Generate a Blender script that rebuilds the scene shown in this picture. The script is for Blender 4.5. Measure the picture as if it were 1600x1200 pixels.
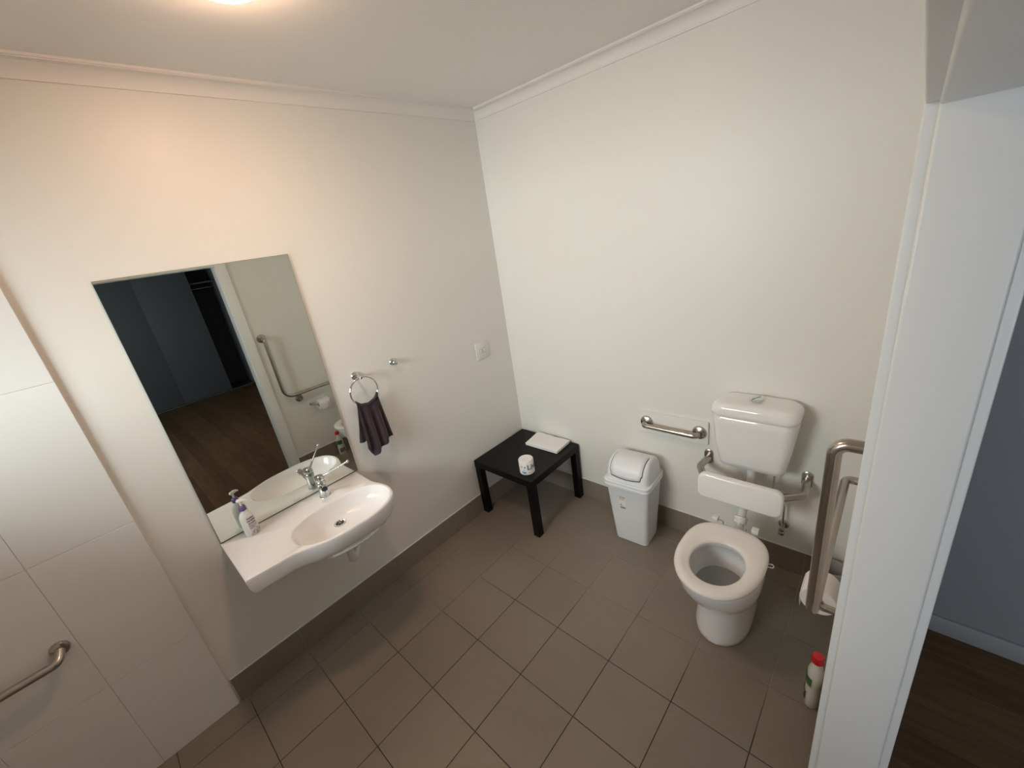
import bpy, bmesh, math, random
from mathutils import Vector, Matrix
PI = math.pi
sc = bpy.context.scene
for o in list(bpy.data.objects):
    bpy.data.objects.remove(o)
COL = sc.collection

# ---------------------------------------------------------------- camera
CP = Vector((2.1505, -2.1724, 1.9835))
yw, pt, ro = math.radians(45.2215), math.radians(-20.4436), math.radians(-8.9595)
fw = Vector((-math.sin(yw)*math.cos(pt), math.cos(yw)*math.cos(pt), math.sin(pt)))
rt = fw.cross(Vector((0, 0, 1))).normalized()
up = rt.cross(fw)
r2 = math.cos(ro)*rt + math.sin(ro)*up
u2 = -math.sin(ro)*rt + math.cos(ro)*up
cam = bpy.data.cameras.new('camera')
cam.sensor_width = 36.0
cam.lens = 643.2456*36.0/1600.0
cam.clip_start = 0.005
co = bpy.data.objects.new('camera', cam)
m = Matrix((r2, u2, -fw)).transposed().to_4x4()
m.translation = CP
co.matrix_world = m
COL.objects.link(co)
sc.camera = co

# ---------------------------------------------------------------- light and exposure
sc.view_settings.view_transform = 'Standard'
sc.view_settings.look = 'None'
sc.view_settings.gamma = 1.0
sc.view_settings.use_curve_mapping = False
sc.view_settings.exposure = 0.0
LAMP_E = 103.0
LAMP_C = (1.0, 0.635, 0.42)
WIN_W = 1200.0
WIN_C = (0.89, 0.94, 0.955)
HALL_W = 24.0
w = bpy.data.worlds.new('world')
sc.world = w
w.use_nodes = True
w.node_tree.nodes['Background'].inputs[0].default_value = (0.55, 0.68, 0.85, 1)
w.node_tree.nodes['Background'].inputs[1].default_value = 0.3


def area(name, loc, target, sx, sy, power, color):
    l = bpy.data.lights.new(name, 'AREA')
    l.shape = 'RECTANGLE'
    l.size = sx
    l.size_y = sy
    l.energy = power
    l.color = color
    o = bpy.data.objects.new(name, l)
    o.location = loc
    d = Vector(target) - Vector(loc)
    o.rotation_euler = d.to_track_quat('-Z', 'Y').to_euler()
    COL.objects.link(o)
    return o


area('daylight', (1.0, -6.6, 2.60), (1.0, -3.0, 2.60), 4.6, 3.5, WIN_W, WIN_C)
area('bedroom_fill', (4.3, -3.42, 1.5), (4.3, 0.0, 1.2), 1.8, 1.2, HALL_W, (0.80, 0.90, 1.0))  # added dim fill for an unseen bedroom window; no opening is modelled


# ---------------------------------------------------------------- materials
def mat(name, col, rough=0.5, metal=0.0, spec=0.5, bump=0.0, bscale=40.0, var=0.0, vscale=3.0, coat=0.0, sheen=0.0, aniso=None):
    m = bpy.data.materials.new(name)
    m.use_nodes = True
    nt = m.node_tree
    b = nt.nodes['Principled BSDF']
    b.inputs['Base Color'].default_value = (*col, 1)
    b.inputs['Roughness'].default_value = rough
    b.inputs['Metallic'].default_value = metal
    b.inputs['Specular IOR Level'].default_value = spec
    b.inputs['Coat Weight'].default_value = coat
    b.inputs['Coat Roughness'].default_value = 0.06
    b.inputs['Sheen Weight'].default_value = sheen
    tc = nt.nodes.new('ShaderNodeTexCoord')
    if var > 0:
        n = nt.nodes.new('ShaderNodeTexNoise')
        n.inputs['Scale'].default_value = vscale
        n.inputs['Detail'].default_value = 5
        nt.links.new(tc.outputs['Object'], n.inputs['Vector'])
        mx = nt.nodes.new('ShaderNodeMix')
        mx.data_type = 'RGBA'
        mx.inputs[6].default_value = (*[c*(1-var) for c in col], 1)
        mx.inputs[7].default_value = (*[min(1, c*(1+var)) for c in col], 1)
        nt.links.new(n.outputs['Fac'], mx.inputs[0])
        nt.links.new(mx.outputs[2], b.inputs['Base Color'])
    if bump > 0:
        n = nt.nodes.new('ShaderNodeTexNoise')
        n.inputs['Scale'].default_value = bscale
        n.inputs['Detail'].default_value = 4
        if aniso:
            mp = nt.nodes.new('ShaderNodeMapping')
            mp.inputs['Scale'].default_value = aniso
            nt.links.new(tc.outputs['Object'], mp.inputs['Vector'])
            nt.links.new(mp.outputs[0], n.inputs['Vector'])
        else:
            nt.links.new(tc.outputs['Object'], n.inputs['Vector'])
        bp = nt.nodes.new('ShaderNodeBump')
        bp.inputs['Strength'].default_value = bump
        bp.inputs['Distance'].default_value = 0.002
        nt.links.new(n.outputs['Fac'], bp.inputs['Height'])
        nt.links.new(bp.outputs[0], b.inputs['Normal'])
    return m


M = {}
M['wall'] = mat('wall_paint', (0.80, 0.782, 0.735), 0.42, spec=0.35, bump=0.12, bscale=160)
M['ceil'] = mat('ceiling_paint', (0.88, 0.85, 0.81), 0.8, spec=0.2, bump=0.08, bscale=120)
M['cornice'] = mat('cornice_paint', (0.83, 0.80, 0.76), 0.55, spec=0.3)
M['gloss'] = mat('gloss_trim_paint', (0.87, 0.875, 0.87), 0.30, spec=0.5, bump=0.05, bscale=60)
M['wtile'] = mat('wall_tile_glaze', (0.80, 0.79, 0.765), 0.16, spec=0.5, bump=0.04, bscale=14)
M['wgrout'] = mat('wall_grout', (0.68, 0.66, 0.62), 0.8)
M['ceramic'] = mat('white_vitreous_ceramic', (0.885, 0.865, 0.86), 0.07, spec=0.55)
M['seat'] = mat('white_seat_plastic', (0.82, 0.78, 0.74), 0.16, spec=0.5)
M['white'] = mat('white_plastic', (0.76, 0.75, 0.72), 0.30)
M['binp'] = mat('bin_plastic', (0.80, 0.81, 0.825), 0.34, bump=0.05, bscale=220)
M['dark'] = mat('dark_gap', (0.02, 0.02, 0.02), 0.7)
M['steel'] = mat('brushed_stainless', (0.47, 0.43, 0.385), 0.26, 1.0, bump=0.10, bscale=90, var=0.10, vscale=20)
M['chrome'] = mat('chrome', (0.72, 0.73, 0.74), 0.07, 1.0)
M['mirror'] = mat('mirror_glass', (0.74, 0.78, 0.74), 0.0, 1.0)
M['medge'] = mat('mirror_edge', (0.10, 0.14, 0.12), 0.2)
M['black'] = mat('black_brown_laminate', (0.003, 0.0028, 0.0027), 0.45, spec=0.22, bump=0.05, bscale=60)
M['towel'] = mat('grey_purple_terry', (0.040, 0.027, 0.037), 0.95, spec=0.1, bump=0.9, bscale=420, var=0.25, vscale=60, sheen=0.3)
M['paper'] = mat('white_paper', (0.82, 0.78, 0.76), 0.9, spec=0.1, bump=0.25, bscale=90)
M['cloth'] = mat('white_folded_cloth', (0.87, 0.84, 0.83), 0.95, spec=0.1, bump=0.6, bscale=120)
M['card'] = mat('cardboard_core', (0.42, 0.34, 0.26), 0.9)
M['purple'] = mat('purple_plastic', (0.16, 0.09, 0.26), 0.3)
M['ink'] = mat('dark_ink', (0.06, 0.05, 0.09), 0.5)
M['inkgrey'] = mat('grey_ink', (0.16, 0.16, 0.17), 0.6)
M['teal'] = mat('teal_ink', (0.03, 0.18, 0.22), 0.6)
M['paleblue'] = mat('pale_blue_ink', (0.50, 0.70, 0.76), 0.6)
M['yellow'] = mat('yellow_ink', (0.50, 0.42, 0.12), 0.5)
M['orange'] = mat('orange_ink', (0.80, 0.42, 0.14), 0.5)
M['sticker'] = mat('sticker_white', (0.80, 0.80, 0.80), 0.4)
M['red'] = mat('red_plastic', (0.62, 0.015, 0.02), 0.22)
M['bottle'] = mat('bottle_white', (0.70, 0.70, 0.62), 0.22)
M['green'] = mat('label_green', (0.06, 0.15, 0.07), 0.35)
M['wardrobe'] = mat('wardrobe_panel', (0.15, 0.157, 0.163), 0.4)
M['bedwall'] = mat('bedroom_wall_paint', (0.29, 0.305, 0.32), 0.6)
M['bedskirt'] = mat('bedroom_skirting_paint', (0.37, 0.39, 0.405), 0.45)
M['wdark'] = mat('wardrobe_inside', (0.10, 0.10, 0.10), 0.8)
M['grate'] = mat('drain_dark', (0.03, 0.028, 0.025), 0.35, 0.6)
M['pipe'] = mat('pvc_pipe', (0.70, 0.67, 0.62), 0.3)
M['brushpot'] = mat('grey_pot_plastic', (0.38, 0.385, 0.37), 0.35)
m = mat('water', (0.80, 0.84, 0.86), 0.02)
m.node_tree.nodes['Principled BSDF'].inputs['Transmission Weight'].default_value = 1.0
m.node_tree.nodes['Principled BSDF'].inputs['IOR'].default_value = 1.33
M['water'] = m
m = mat('lamp_diffuser', (0.9, 0.85, 0.75), 0.4)
m.node_tree.nodes['Principled BSDF'].inputs['Emission Color'].default_value = (*LAMP_C, 1)
m.node_tree.nodes['Principled BSDF'].inputs['Emission Strength'].default_value = LAMP_E
M['lamp'] = m
m = bpy.data.materials.new('window_glass')      # thin clear pane: lets light through, mirrors a little
m.use_nodes = True
nt = m.node_tree
nt.nodes.remove(nt.nodes['Principled BSDF'])
g1 = nt.nodes.new('ShaderNodeBsdfTransparent'); g1.inputs[0].default_value = (0.93, 0.96, 0.95, 1)
g2 = nt.nodes.new('ShaderNodeBsdfGlossy'); g2.inputs['Roughness'].default_value = 0.02
fr = nt.nodes.new('ShaderNodeFresnel'); fr.inputs[0].default_value = 1.45
gm = nt.nodes.new('ShaderNodeMixShader')
nt.links.new(fr.outputs[0], gm.inputs[0]); nt.links.new(g1.outputs[0], gm.inputs[1]); nt.links.new(g2.outputs[0], gm.inputs[2])
nt.links.new(gm.outputs[0], nt.nodes['Material Output'].inputs[0])
M['glass'] = m


def tile_mat(name, col, var, rough):
    """matt porcelain: fine mottling plus scuffs, differing from tile to tile"""
    m = mat(name, col, rough, spec=0.5, bump=0.10, bscale=60)
    nt = m.node_tree
    b = nt.nodes['Principled BSDF']
    tc = nt.nodes.new('ShaderNodeTexCoord')
    geo = nt.nodes.new('ShaderNodeNewGeometry')
    oi = nt.nodes.new('ShaderNodeObjectInfo')
    n1 = nt.nodes.new('ShaderNodeTexNoise'); n1.inputs['Scale'].default_value = 2.2; n1.inputs['Detail'].default_value = 6
    n2 = nt.nodes.new('ShaderNodeTexNoise'); n2.inputs['Scale'].default_value = 70; n2.inputs['Detail'].default_value = 3
    nt.links.new(geo.outputs['Position'], n1.inputs['Vector'])
    nt.links.new(geo.outputs['Position'], n2.inputs['Vector'])
    a = nt.nodes.new('ShaderNodeMath'); a.operation = 'MULTIPLY_ADD'; a.inputs[1].default_value = 0.45
    nt.links.new(n2.outputs['Fac'], a.inputs[0]); nt.links.new(n1.outputs['Fac'], a.inputs[2])
    c = nt.nodes.new('ShaderNodeMath'); c.operation = 'MULTIPLY_ADD'; c.inputs[1].default_value = 0.22
    nt.links.new(oi.outputs['Random'], c.inputs[0]); nt.links.new(a.outputs[0], c.inputs[2])
    r = nt.nodes.new('ShaderNodeValToRGB')
    r.color_ramp.elements[0].position = 0.45; r.color_ramp.elements[0].color = (*[x*(1-var) for x in col], 1)
    r.color_ramp.elements[1].position = 1.15 if False else 1.0; r.color_ramp.elements[1].color = (*[x*(1+var) for x in col], 1)
    nt.links.new(c.outputs[0], r.inputs[0])
    # scattered dark scuff marks
    n3 = nt.nodes.new('ShaderNodeTexNoise'); n3.inputs['Scale'].default_value = 16; n3.inputs['Detail'].default_value = 2
    nt.links.new(geo.outputs['Position'], n3.inputs['Vector'])
    r3 = nt.nodes.new('ShaderNodeValToRGB')
    r3.color_ramp.elements[0].position = 0.73; r3.color_ramp.elements[0].color = (1, 1, 1, 1)
    r3.color_ramp.elements[1].position = 0.80; r3.color_ramp.elements[1].color = (0.72, 0.70, 0.68, 1)
    nt.links.new(n3.outputs['Fac'], r3.inputs[0])
    mx = nt.nodes.new('ShaderNodeMix'); mx.data_type = 'RGBA'; mx.blend_type = 'MULTIPLY'; mx.inputs[0].default_value = 1
    nt.links.new(r.outputs[0], mx.inputs[6]); nt.links.new(r3.outputs[0], mx.inputs[7])
    nt.links.new(mx.outputs[2], b.inputs['Base Color'])
    return m


M['ftile'] = tile_mat('floor_tile_porcelain', (0.235, 0.198, 0.160), 0.10, 0.42)


def grout_mat():
    """grout: pale along the walls, dark in the middle of the floor"""
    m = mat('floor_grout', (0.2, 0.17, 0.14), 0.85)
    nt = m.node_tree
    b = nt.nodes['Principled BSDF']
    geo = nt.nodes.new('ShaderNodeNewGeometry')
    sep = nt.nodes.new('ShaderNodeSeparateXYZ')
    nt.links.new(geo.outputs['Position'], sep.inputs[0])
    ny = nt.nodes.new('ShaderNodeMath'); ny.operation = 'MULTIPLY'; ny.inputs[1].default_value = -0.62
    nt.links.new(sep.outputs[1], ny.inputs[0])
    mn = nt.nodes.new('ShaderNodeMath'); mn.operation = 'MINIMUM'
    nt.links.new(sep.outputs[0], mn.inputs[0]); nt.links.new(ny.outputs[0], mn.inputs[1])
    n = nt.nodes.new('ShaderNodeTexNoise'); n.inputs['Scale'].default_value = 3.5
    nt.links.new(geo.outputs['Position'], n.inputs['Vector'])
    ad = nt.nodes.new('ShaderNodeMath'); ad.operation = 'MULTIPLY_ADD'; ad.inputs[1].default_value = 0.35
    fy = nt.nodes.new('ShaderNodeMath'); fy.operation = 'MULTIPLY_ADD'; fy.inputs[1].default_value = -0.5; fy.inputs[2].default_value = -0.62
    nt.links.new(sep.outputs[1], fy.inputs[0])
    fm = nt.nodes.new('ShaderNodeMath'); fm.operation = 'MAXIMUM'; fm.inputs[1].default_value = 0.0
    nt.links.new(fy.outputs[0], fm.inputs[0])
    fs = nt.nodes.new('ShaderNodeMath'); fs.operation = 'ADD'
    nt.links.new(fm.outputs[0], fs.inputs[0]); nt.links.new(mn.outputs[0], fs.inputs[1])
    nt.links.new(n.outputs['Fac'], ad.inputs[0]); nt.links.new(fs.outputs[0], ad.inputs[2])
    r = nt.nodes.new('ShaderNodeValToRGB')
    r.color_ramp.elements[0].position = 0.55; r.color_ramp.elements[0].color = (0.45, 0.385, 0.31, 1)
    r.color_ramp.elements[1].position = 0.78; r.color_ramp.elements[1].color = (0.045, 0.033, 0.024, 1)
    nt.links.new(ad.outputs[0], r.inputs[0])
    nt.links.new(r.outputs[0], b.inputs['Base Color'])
    return m


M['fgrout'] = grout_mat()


def wood_mat():
    m = mat('dark_timber', (0.05, 0.03, 0.018), 0.45, spec=0.4)
    nt = m.node_tree
    b = nt.nodes['Principled BSDF']
    geo = nt.nodes.new('ShaderNodeNewGeometry')
    oi = nt.nodes.new('ShaderNodeObjectInfo')
    mp = nt.nodes.new('ShaderNodeMapping'); mp.inputs['Scale'].default_value = (1.2, 9, 1)
    nt.links.new(geo.outputs['Position'], mp.inputs['Vector'])
    n = nt.nodes.new('ShaderNodeTexNoise'); n.inputs['Scale'].default_value = 3; n.inputs['Detail'].default_value = 8; n.inputs['Distortion'].default_value = 0.6
    nt.links.new(mp.outputs[0], n.inputs['Vector'])
    a = nt.nodes.new('ShaderNodeMath'); a.operation = 'MULTIPLY_ADD'; a.inputs[1].default_value = 0.3
    nt.links.new(oi.outputs['Random'], a.inputs[0]); nt.links.new(n.outputs['Fac'], a.inputs[2])
    r = nt.nodes.new('ShaderNodeValToRGB')
    r.color_ramp.elements[0].position = 0.4; r.color_ramp.elements[0].color = (0.092, 0.046, 0.019, 1)
    r.color_ramp.elements[1].position = 0.95; r.color_ramp.elements[1].color = (0.175, 0.094, 0.039, 1)
    nt.links.new(a.outputs[0], r.inputs[0])
    nt.links.new(r.outputs[0], b.inputs['Base Color'])
    return m


M['wood'] = wood_mat()


# ---------------------------------------------------------------- helpers
def thing(name, label, cat, loc=(0, 0, 0), rotz=0, group=None):
    o = bpy.data.objects.new(name, None)
    o.empty_display_size = 0.05
    COL.objects.link(o)
    o.location = loc
    o.rotation_euler = (0, 0, rotz)
    o['label'] = label
    o['category'] = cat
    if group:
        o['group'] = group
    return o


def obj(name, bm, material, parent=None, smooth=True, ang=35, label=None, kind=None):
    """world-space bmesh -> one mesh object, kept in place under its parent"""
    bmesh.ops.recalc_face_normals(bm, faces=bm.faces[:])
    if smooth:
        for f in bm.faces:
            f.smooth = True
        a = math.radians(ang)
        for e in bm.edges:
            if len(e.link_faces) == 2 and e.calc_face_angle(0) > a:
                e.smooth = False
    me = bpy.data.meshes.new(name)
    root = parent
    off = Vector((0, 0, 0))
    if root is not None:
        mw = mworld(root)
        bm.transform(mw.inverted())
        off = Vector((0, 0, 0))
    bm.to_mesh(me)
    bm.free()
    me.materials.append(material if not isinstance(material, str) else M[material])
    o = bpy.data.objects.new(name, me)
    COL.objects.link(o)
    if parent is not None:
        o.parent = parent
    if label:
        o['label'] = label
    if kind:
        o['kind'] = kind
    return o


def mworld(o):
    m = Matrix.LocRotScale(o.location, o.rotation_euler, o.scale)
    return mworld(o.parent) @ m if o.parent else m


def struct(name, bm, material, parent=None, smooth=False):
    return obj(name, bm, material, parent, smooth, kind='structure' if parent is None else None)


def sempty(name, loc):
    o = bpy.data.objects.new(name, None)
    COL.objects.link(o)
    o.location = loc
    o['kind'] = 'structure'
    return o


def box(bm, a, b, bev=0.0, seg=2, rz=0.0):
    a = Vector(a); b = Vector(b)
    lo = Vector([min(a[i], b[i]) for i in range(3)]); hi = Vector([max(a[i], b[i]) for i in range(3)])
    c = (lo+hi)/2; s = hi-lo
    t = bmesh.new()
    bmesh.ops.create_cube(t, size=1.0)
    for v in t.verts:
        v.co = Vector((v.co.x*s.x, v.co.y*s.y, v.co.z*s.z))
    if bev > 0:
        bmesh.ops.bevel(t, geom=t.edges[:], offset=bev, segments=seg, profile=0.5, affect='EDGES')
    t.transform(Matrix.Translation(c) @ Matrix.Rotation(rz, 4, 'Z'))
    merge(bm, t)
    return bm


def merge(bm, t):
    me = bpy.data.meshes.new('tmp')
    t.to_mesh(me)
    t.free()
    bm.from_mesh(me)
    bpy.data.meshes.remove(me)


def B(a, b, bev=0.0, seg=2, rz=0.0):
    return box(bmesh.new(), a, b, bev, seg, rz)


def fillet(pts, rad, n=8):
    pts = [Vector(p) for p in pts]
    out = [pts[0]]
    for i in range(1, len(pts)-1):
        p = pts[i]
        d1 = (pts[i-1]-p); d2 = (pts[i+1]-p)
        l1, l2 = d1.length, d2.length
        d1.normalize(); d2.normalize()
        ang = d1.angle(d2)
        r = rad[i-1] if isinstance(rad, (list, tuple)) else rad
        t = r/math.tan(ang/2)
        t = min(t, l1*0.49, l2*0.49)
        r = t*math.tan(ang/2)
        c = p + (d1+d2).normalized()*(r/math.sin(ang/2))
        a = p+d1*t-c; b = p+d2*t-c
        tot = a.angle(b)
        for k in range(n+1):
            s = k/n
            out.append(c + (a*math.sin((1-s)*tot)+b*math.sin(s*tot))/math.sin(tot))
    out.append(pts[-1])
    return out


def tube(bm, pts, r, seg=20, caps=True, rz=None):
    """sweep a circle (or ellipse r=(a,b)) along pts; r may be a list per point"""
    pts = [Vector(p) for p in pts]
    n = len(pts)
    tan = []
    for i in range(n):
        a = pts[max(0, i-1)]; b = pts[min(n-1, i+1)]
        tan.append((b-a).normalized())
    ref = Vector((0, 0, 1)) if abs(tan[0].z) < 0.9 else Vector((1, 0, 0))
    nrm = (ref - tan[0]*ref.dot(tan[0])).normalized()
    rings = []
    for i in range(n):
        if i:
            q = tan[i-1].rotation_difference(tan[i])
            nrm = (q @ nrm).normalized()
        bn = tan[i].cross(nrm)
        rr = r[i] if isinstance(r, list) else r
        ra, rb = rr if isinstance(rr, tuple) else (rr, rr)
        rings.append([bm.verts.new(pts[i] + nrm*ra*math.cos(2*PI*k/seg) + bn*rb*math.sin(2*PI*k/seg)) for k in range(seg)])
    skin(bm, rings, True)
    if caps:
        bm.faces.new(rings[0][::-1]); bm.faces.new(rings[-1])
    return bm


def skin(bm, rings, closed=True):
    n = len(rings[0])
    for a, b in zip(rings[:-1], rings[1:]):
        for k in range(n if closed else n-1):
            k2 = (k+1) % n
            bm.faces.new((a[k], a[k2], b[k2], b[k]))


def loft(bm, ringpts, cap0=True, cap1=True):
    rings = [[bm.verts.new(p) for p in rp] for rp in ringpts]
    skin(bm, rings)
    if cap0:
        bm.faces.new(rings[0][::-1])
    if cap1:
        bm.faces.new(rings[-1])
    return bm


def lathe(bm, prof, loc=(0, 0, 0), axis='Z', seg=32, caps=True, mtx=None):
    """prof: list of (radius, height)"""
    t = bmesh.new()
    rings = []
    for r, h in prof:
        rings.append([t.verts.new((r*math.cos(2*PI*k/seg), r*math.sin(2*PI*k/seg), h)) for k in range(seg)])
    skin(t, rings)
    if caps:
        t.faces.new(rings[0][::-1]); t.faces.new(rings[-1])
    R = Matrix.Identity(4)
    if axis == 'X':
        R = Matrix.Rotation(PI/2, 4, 'Y')
    elif axis == '-X':
        R = Matrix.Rotation(-PI/2, 4, 'Y')
    elif axis == 'Y':
        R = Matrix.Rotation(-PI/2, 4, 'X')
    elif axis == '-Y':
        R = Matrix.Rotation(PI/2, 4, 'X')
    if mtx is not None:
        R = mtx
    t.transform(Matrix.Translation(loc) @ R)
    merge(bm, t)
    return bm


def rrect(cx, cy, hx, hy, r, z, n=6, rz=0.0):
    """rounded rectangle ring"""
    pts = []
    r = min(r, hx*0.999, hy*0.999)
    for (sx, sy, a0) in ((1, 1, 0), (-1, 1, PI/2), (-1, -1, PI), (1, -1, 1.5*PI)):
        for k in range(n+1):
            a = a0 + PI/2*k/n
            pts.append(Vector((sx*(hx-r)+r*math.cos(a), sy*(hy-r)+r*math.sin(a), 0)))
    R = Matrix.Rotation(rz, 3, 'Z')
    return [R @ p + Vector((cx, cy, z)) for p in pts]


def egg(cx, yf, yb, ym, hx, z, pf=2.0, pb=2.4, n=48):
    """closed ring: front half reaches yf, back half yb, widest at ym"""
    pts = []
    for k in range(n):
        a = 2*PI*k/n
        c, s = math.cos(a), math.sin(a)
        if s <= 0:
            p = pf; ry = ym-yf
        else:
            p = pb; ry = yb-ym
        x = math.copysign(abs(c)**(2/p), c)*hx
        y = math.copysign(abs(s)**(2/p), s)*ry
        pts.append(Vector((cx+x, ym+y, z)))
    return pts


# ================================================================ SETTING
W = 2.155        # face of the door wall
YF = -3.10       # face of the window wall
H = 2.709
TH = 0.115
S = 0.3016
TA = 0.1506      # first floor joint from the mirror wall
TY = -0.4295     # a floor joint
YJ = -1.201      # door jamb
YK = -2.46       # other jamb
ZD = 2.061       # underside of door head
SHY = -2.2804    # edge of the shower tiles

# floor: bed, grout, tiles
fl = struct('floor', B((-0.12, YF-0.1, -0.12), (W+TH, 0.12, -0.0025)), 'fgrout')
xs = [0.0] + [TA+S*i for i in range(0, 8) if TA+S*i < W-0.03] + [W]
ys = [0.0] + [TY+S-S*j for j in range(0, 12) if TY+S-S*j > YF+0.03] + [YF]
G = 0.0016
random.seed(4)
mesh_cache = {}


def tilemesh(name, sx, sy, sz, bev, material):
    key = (name, round(sx, 4), round(sy, 4), round(sz, 4))
    if key not in mesh_cache:
        b = B((0, 0, 0), (sx, sy, sz), bev, 1)
        for f in b.faces:
            f.smooth = False
        me = bpy.data.meshes.new(name)
        b.to_mesh(me); b.free()
        me.materials.append(M[material])
        mesh_cache[key] = me
    return mesh_cache[key]


def tile_at(parent, name, lo, hi, bev, material):
    lo = Vector(lo); hi = Vector(hi)
    s = hi-lo
    o = bpy.data.objects.new(name, tilemesh(name, s.x, s.y, s.z, bev, material))
    o.parent = parent
    o.location = mworld(parent).inverted() @ lo
    COL.objects.link(o)
    return o


for i in range(len(xs)-1):
    for j in range(len(ys)-1):
        x0, x1 = xs[i], xs[i+1]
        y1, y0 = ys[j], ys[j+1]
        dz = random.uniform(-0.0002, 0.0002)
        tile_at(fl, 'floor_tile', (x0+G, y0+G, -0.009), (x1-G, y1-G, 0.0+dz), 0.0007, 'ftile')
# threshold strip of tiles in the doorway
for k in range(4):
    ya = YJ - 0.02 - k*S
    tile_at(fl, 'floor_tile', (W+G, max(ya-S, YK+0.02)+G, -0.009), (W+0.07, ya-G, 0), 0.0007, 'ftile')

# walls
struct('wall_left', B((-0.12, YF-0.1, -0.12), (0, 0.12, H+0.1)), 'wall')
struct('wall_back', B((0, 0, -0.12), (W+TH, 0.12, H+0.1)), 'wall')
wr = bmesh.new()
box(wr, (W, YJ+0.02, -0.12), (W+TH, 0, H+0.1))
box(wr, (W, YF-0.1, -0.12), (W+TH, YK-0.02, H+0.1))
box(wr, (W, YK-0.02, ZD+0.02), (W+TH, YJ+0.02, H+0.1))
struct('wall_right', wr, 'wall')
wf = bmesh.new()
WX0, WX1, WZ0, WZ1 = 0.12, 1.25, 1.49, 2.25
box(wf, (0, YF-0.1, -0.12), (W, YF, WZ0))
box(wf, (0, YF-0.1, WZ1), (W, YF, H+0.1))
box(wf, (0, YF-0.1, WZ0), (WX0, YF, WZ1))
box(wf, (WX1, YF-0.1, WZ0), (W, YF, WZ1))
struct('wall_front', wf, 'wall')
struct('ceiling', B((-0.12, YF-0.1, H), (W+TH, 0.12, H+0.12)), 'ceil')

# window in the front wall
wn = sempty('window_1', (0.7, YF, WZ0))
f = bmesh.new()
box(f, (WX0, YF-0.075, WZ0), (WX1, YF-0.03, WZ0+0.04), 0.003)
box(f, (WX0, YF-0.075, WZ1-0.04), (WX1, YF-0.03, WZ1), 0.003)
box(f, (WX0, YF-0.075, WZ0+0.04), (WX0+0.04, YF-0.03, WZ1-0.04), 0.003)
box(f, (WX1-0.04, YF-0.075, WZ0+0.04), (WX1, YF-0.03, WZ1-0.04), 0.003)
obj('window_frame', f, 'gloss', wn)
obj('pane', B((WX0+0.04, YF-0.056, WZ0+0.04), (WX1-0.04, YF-0.05, WZ1-0.04)), 'glass', wn)

# cornice: one cove section swept round the room
CV = 0.056


def cornice_prof():
    p = [(0.0, H-CV-0.004), (0.007, H-CV-0.004), (0.007, H-CV+0.003)]
    for k in range(9):
        a = k/8*PI/2
        # concave arc bulging towards the corner
        cx_, cz_ = CV-0.004, H-CV+0.003
        p.append((cx_-(CV-0.012)*math.cos(a), cz_+(CV-0.015)*math.sin(a)))
    p += [(CV-0.004, H-0.0085), (CV+0.002, H-0.0085), (CV+0.002, H)]
    return p


bm = bmesh.new()
rings = []
for d, z in cornice_prof():
    rings.append([bm.verts.new(p) for p in ((d, YF+d, z), (W-d, YF+d, z), (W-d, -d, z), (d, -d, z))])
skin(bm, rings)
obj('trim_1', bm, 'cornice', None, True, 30, kind='structure')

# skirting tiles, 150 high
SKT, SKH = 0.010, 0.150


def skirting(name, axis, fixed, cuts, sgn):
    base = None
    for k in range(len(cuts)-1):
        a, b = sorted((cuts[k], cuts[k+1]))
        a += 0.0012; b -= 0.0012
        if base is None:
            base = sempty(name, (fixed, cuts[0], 0) if axis == 'y' else (cuts[0], fixed, 0))
            lo, hi = min(cuts), max(cuts)
            if axis == 'y':
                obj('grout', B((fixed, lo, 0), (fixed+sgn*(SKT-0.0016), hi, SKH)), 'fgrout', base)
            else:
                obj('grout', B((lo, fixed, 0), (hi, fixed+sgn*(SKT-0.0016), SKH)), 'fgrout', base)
        if axis == 'y':
            tile_at(base, 'skirting_tile', (min(fixed, fixed+sgn*SKT), a, 0.001), (max(fixed, fixed+sgn*SKT), b, SKH+0.0008), 0.0007, 'ftile')
        else:
            tile_at(base, 'skirting_tile', (a, min(fixed, fixed+sgn*SKT), 0.001), (b, max(fixed, fixed+sgn*SKT), SKH+0.0008), 0.0007, 'ftile')


skirting('baseboard_left', 'y', 0.0, [0.0] + [y for y in ys[1:-1] if y > SHY+0.05] + [SHY+0.012], 1)
skirting('baseboard_back', 'x', 0.0, [SKT] + xs[1:-1] + [W-SKT], -1)
skirting('baseboard_right', 'y', W, [0.0] + [y for y in ys[1:-1] if y > -1.08] + [-1.11], -1)
skirting('baseboard_front', 'x', YF, [0.02] + xs[1:-1] + [W-SKT], 1)
# pale sealant bead on top of the skirting
bm = bmesh.new()
tube(bm, [(0.004, -0.004, SKH+0.0015), (0.004, SHY+0.01, SKH+0.0015)], 0.004, 8)
tube(bm, [(0.004, -0.004, SKH+0.0015), (W-0.004, -0.004, SKH+0.0015)], 0.004, 8)
tube(bm, [(W-0.004, -0.004, SKH+0.0015), (W-0.004, -1.11, SKH+0.0015)], 0.004, 8)
obj('trim_2', bm, 'white', None, kind='structure')

# shower wall tiles 300 x 600, standing 12 mm proud
sh = sempty('wall_left_tiling', (0, SHY, 0))
sh.name = 'trim_3'
obj('grout', B((0, YF, 0), (0.0105, SHY+0.0006, 2.64)), 'wgrout', sh)
zc = [0.0, 0.5086, 1.1185, 1.7202, 2.325, 2.64]
yc = [SHY, -2.584, -2.886, YF]
for a in range(len(yc)-1):
    for c in range(len(zc)-1):
        tile_at(sh, 'wall_tile', (0.002, yc[a+1]+(0.0009 if a < 2 else 0), zc[c]+0.0011), (0.0125, yc[a]-(0.0009 if a else 0), zc[c+1]-0.0011), 0.0009, 'wtile')

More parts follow.
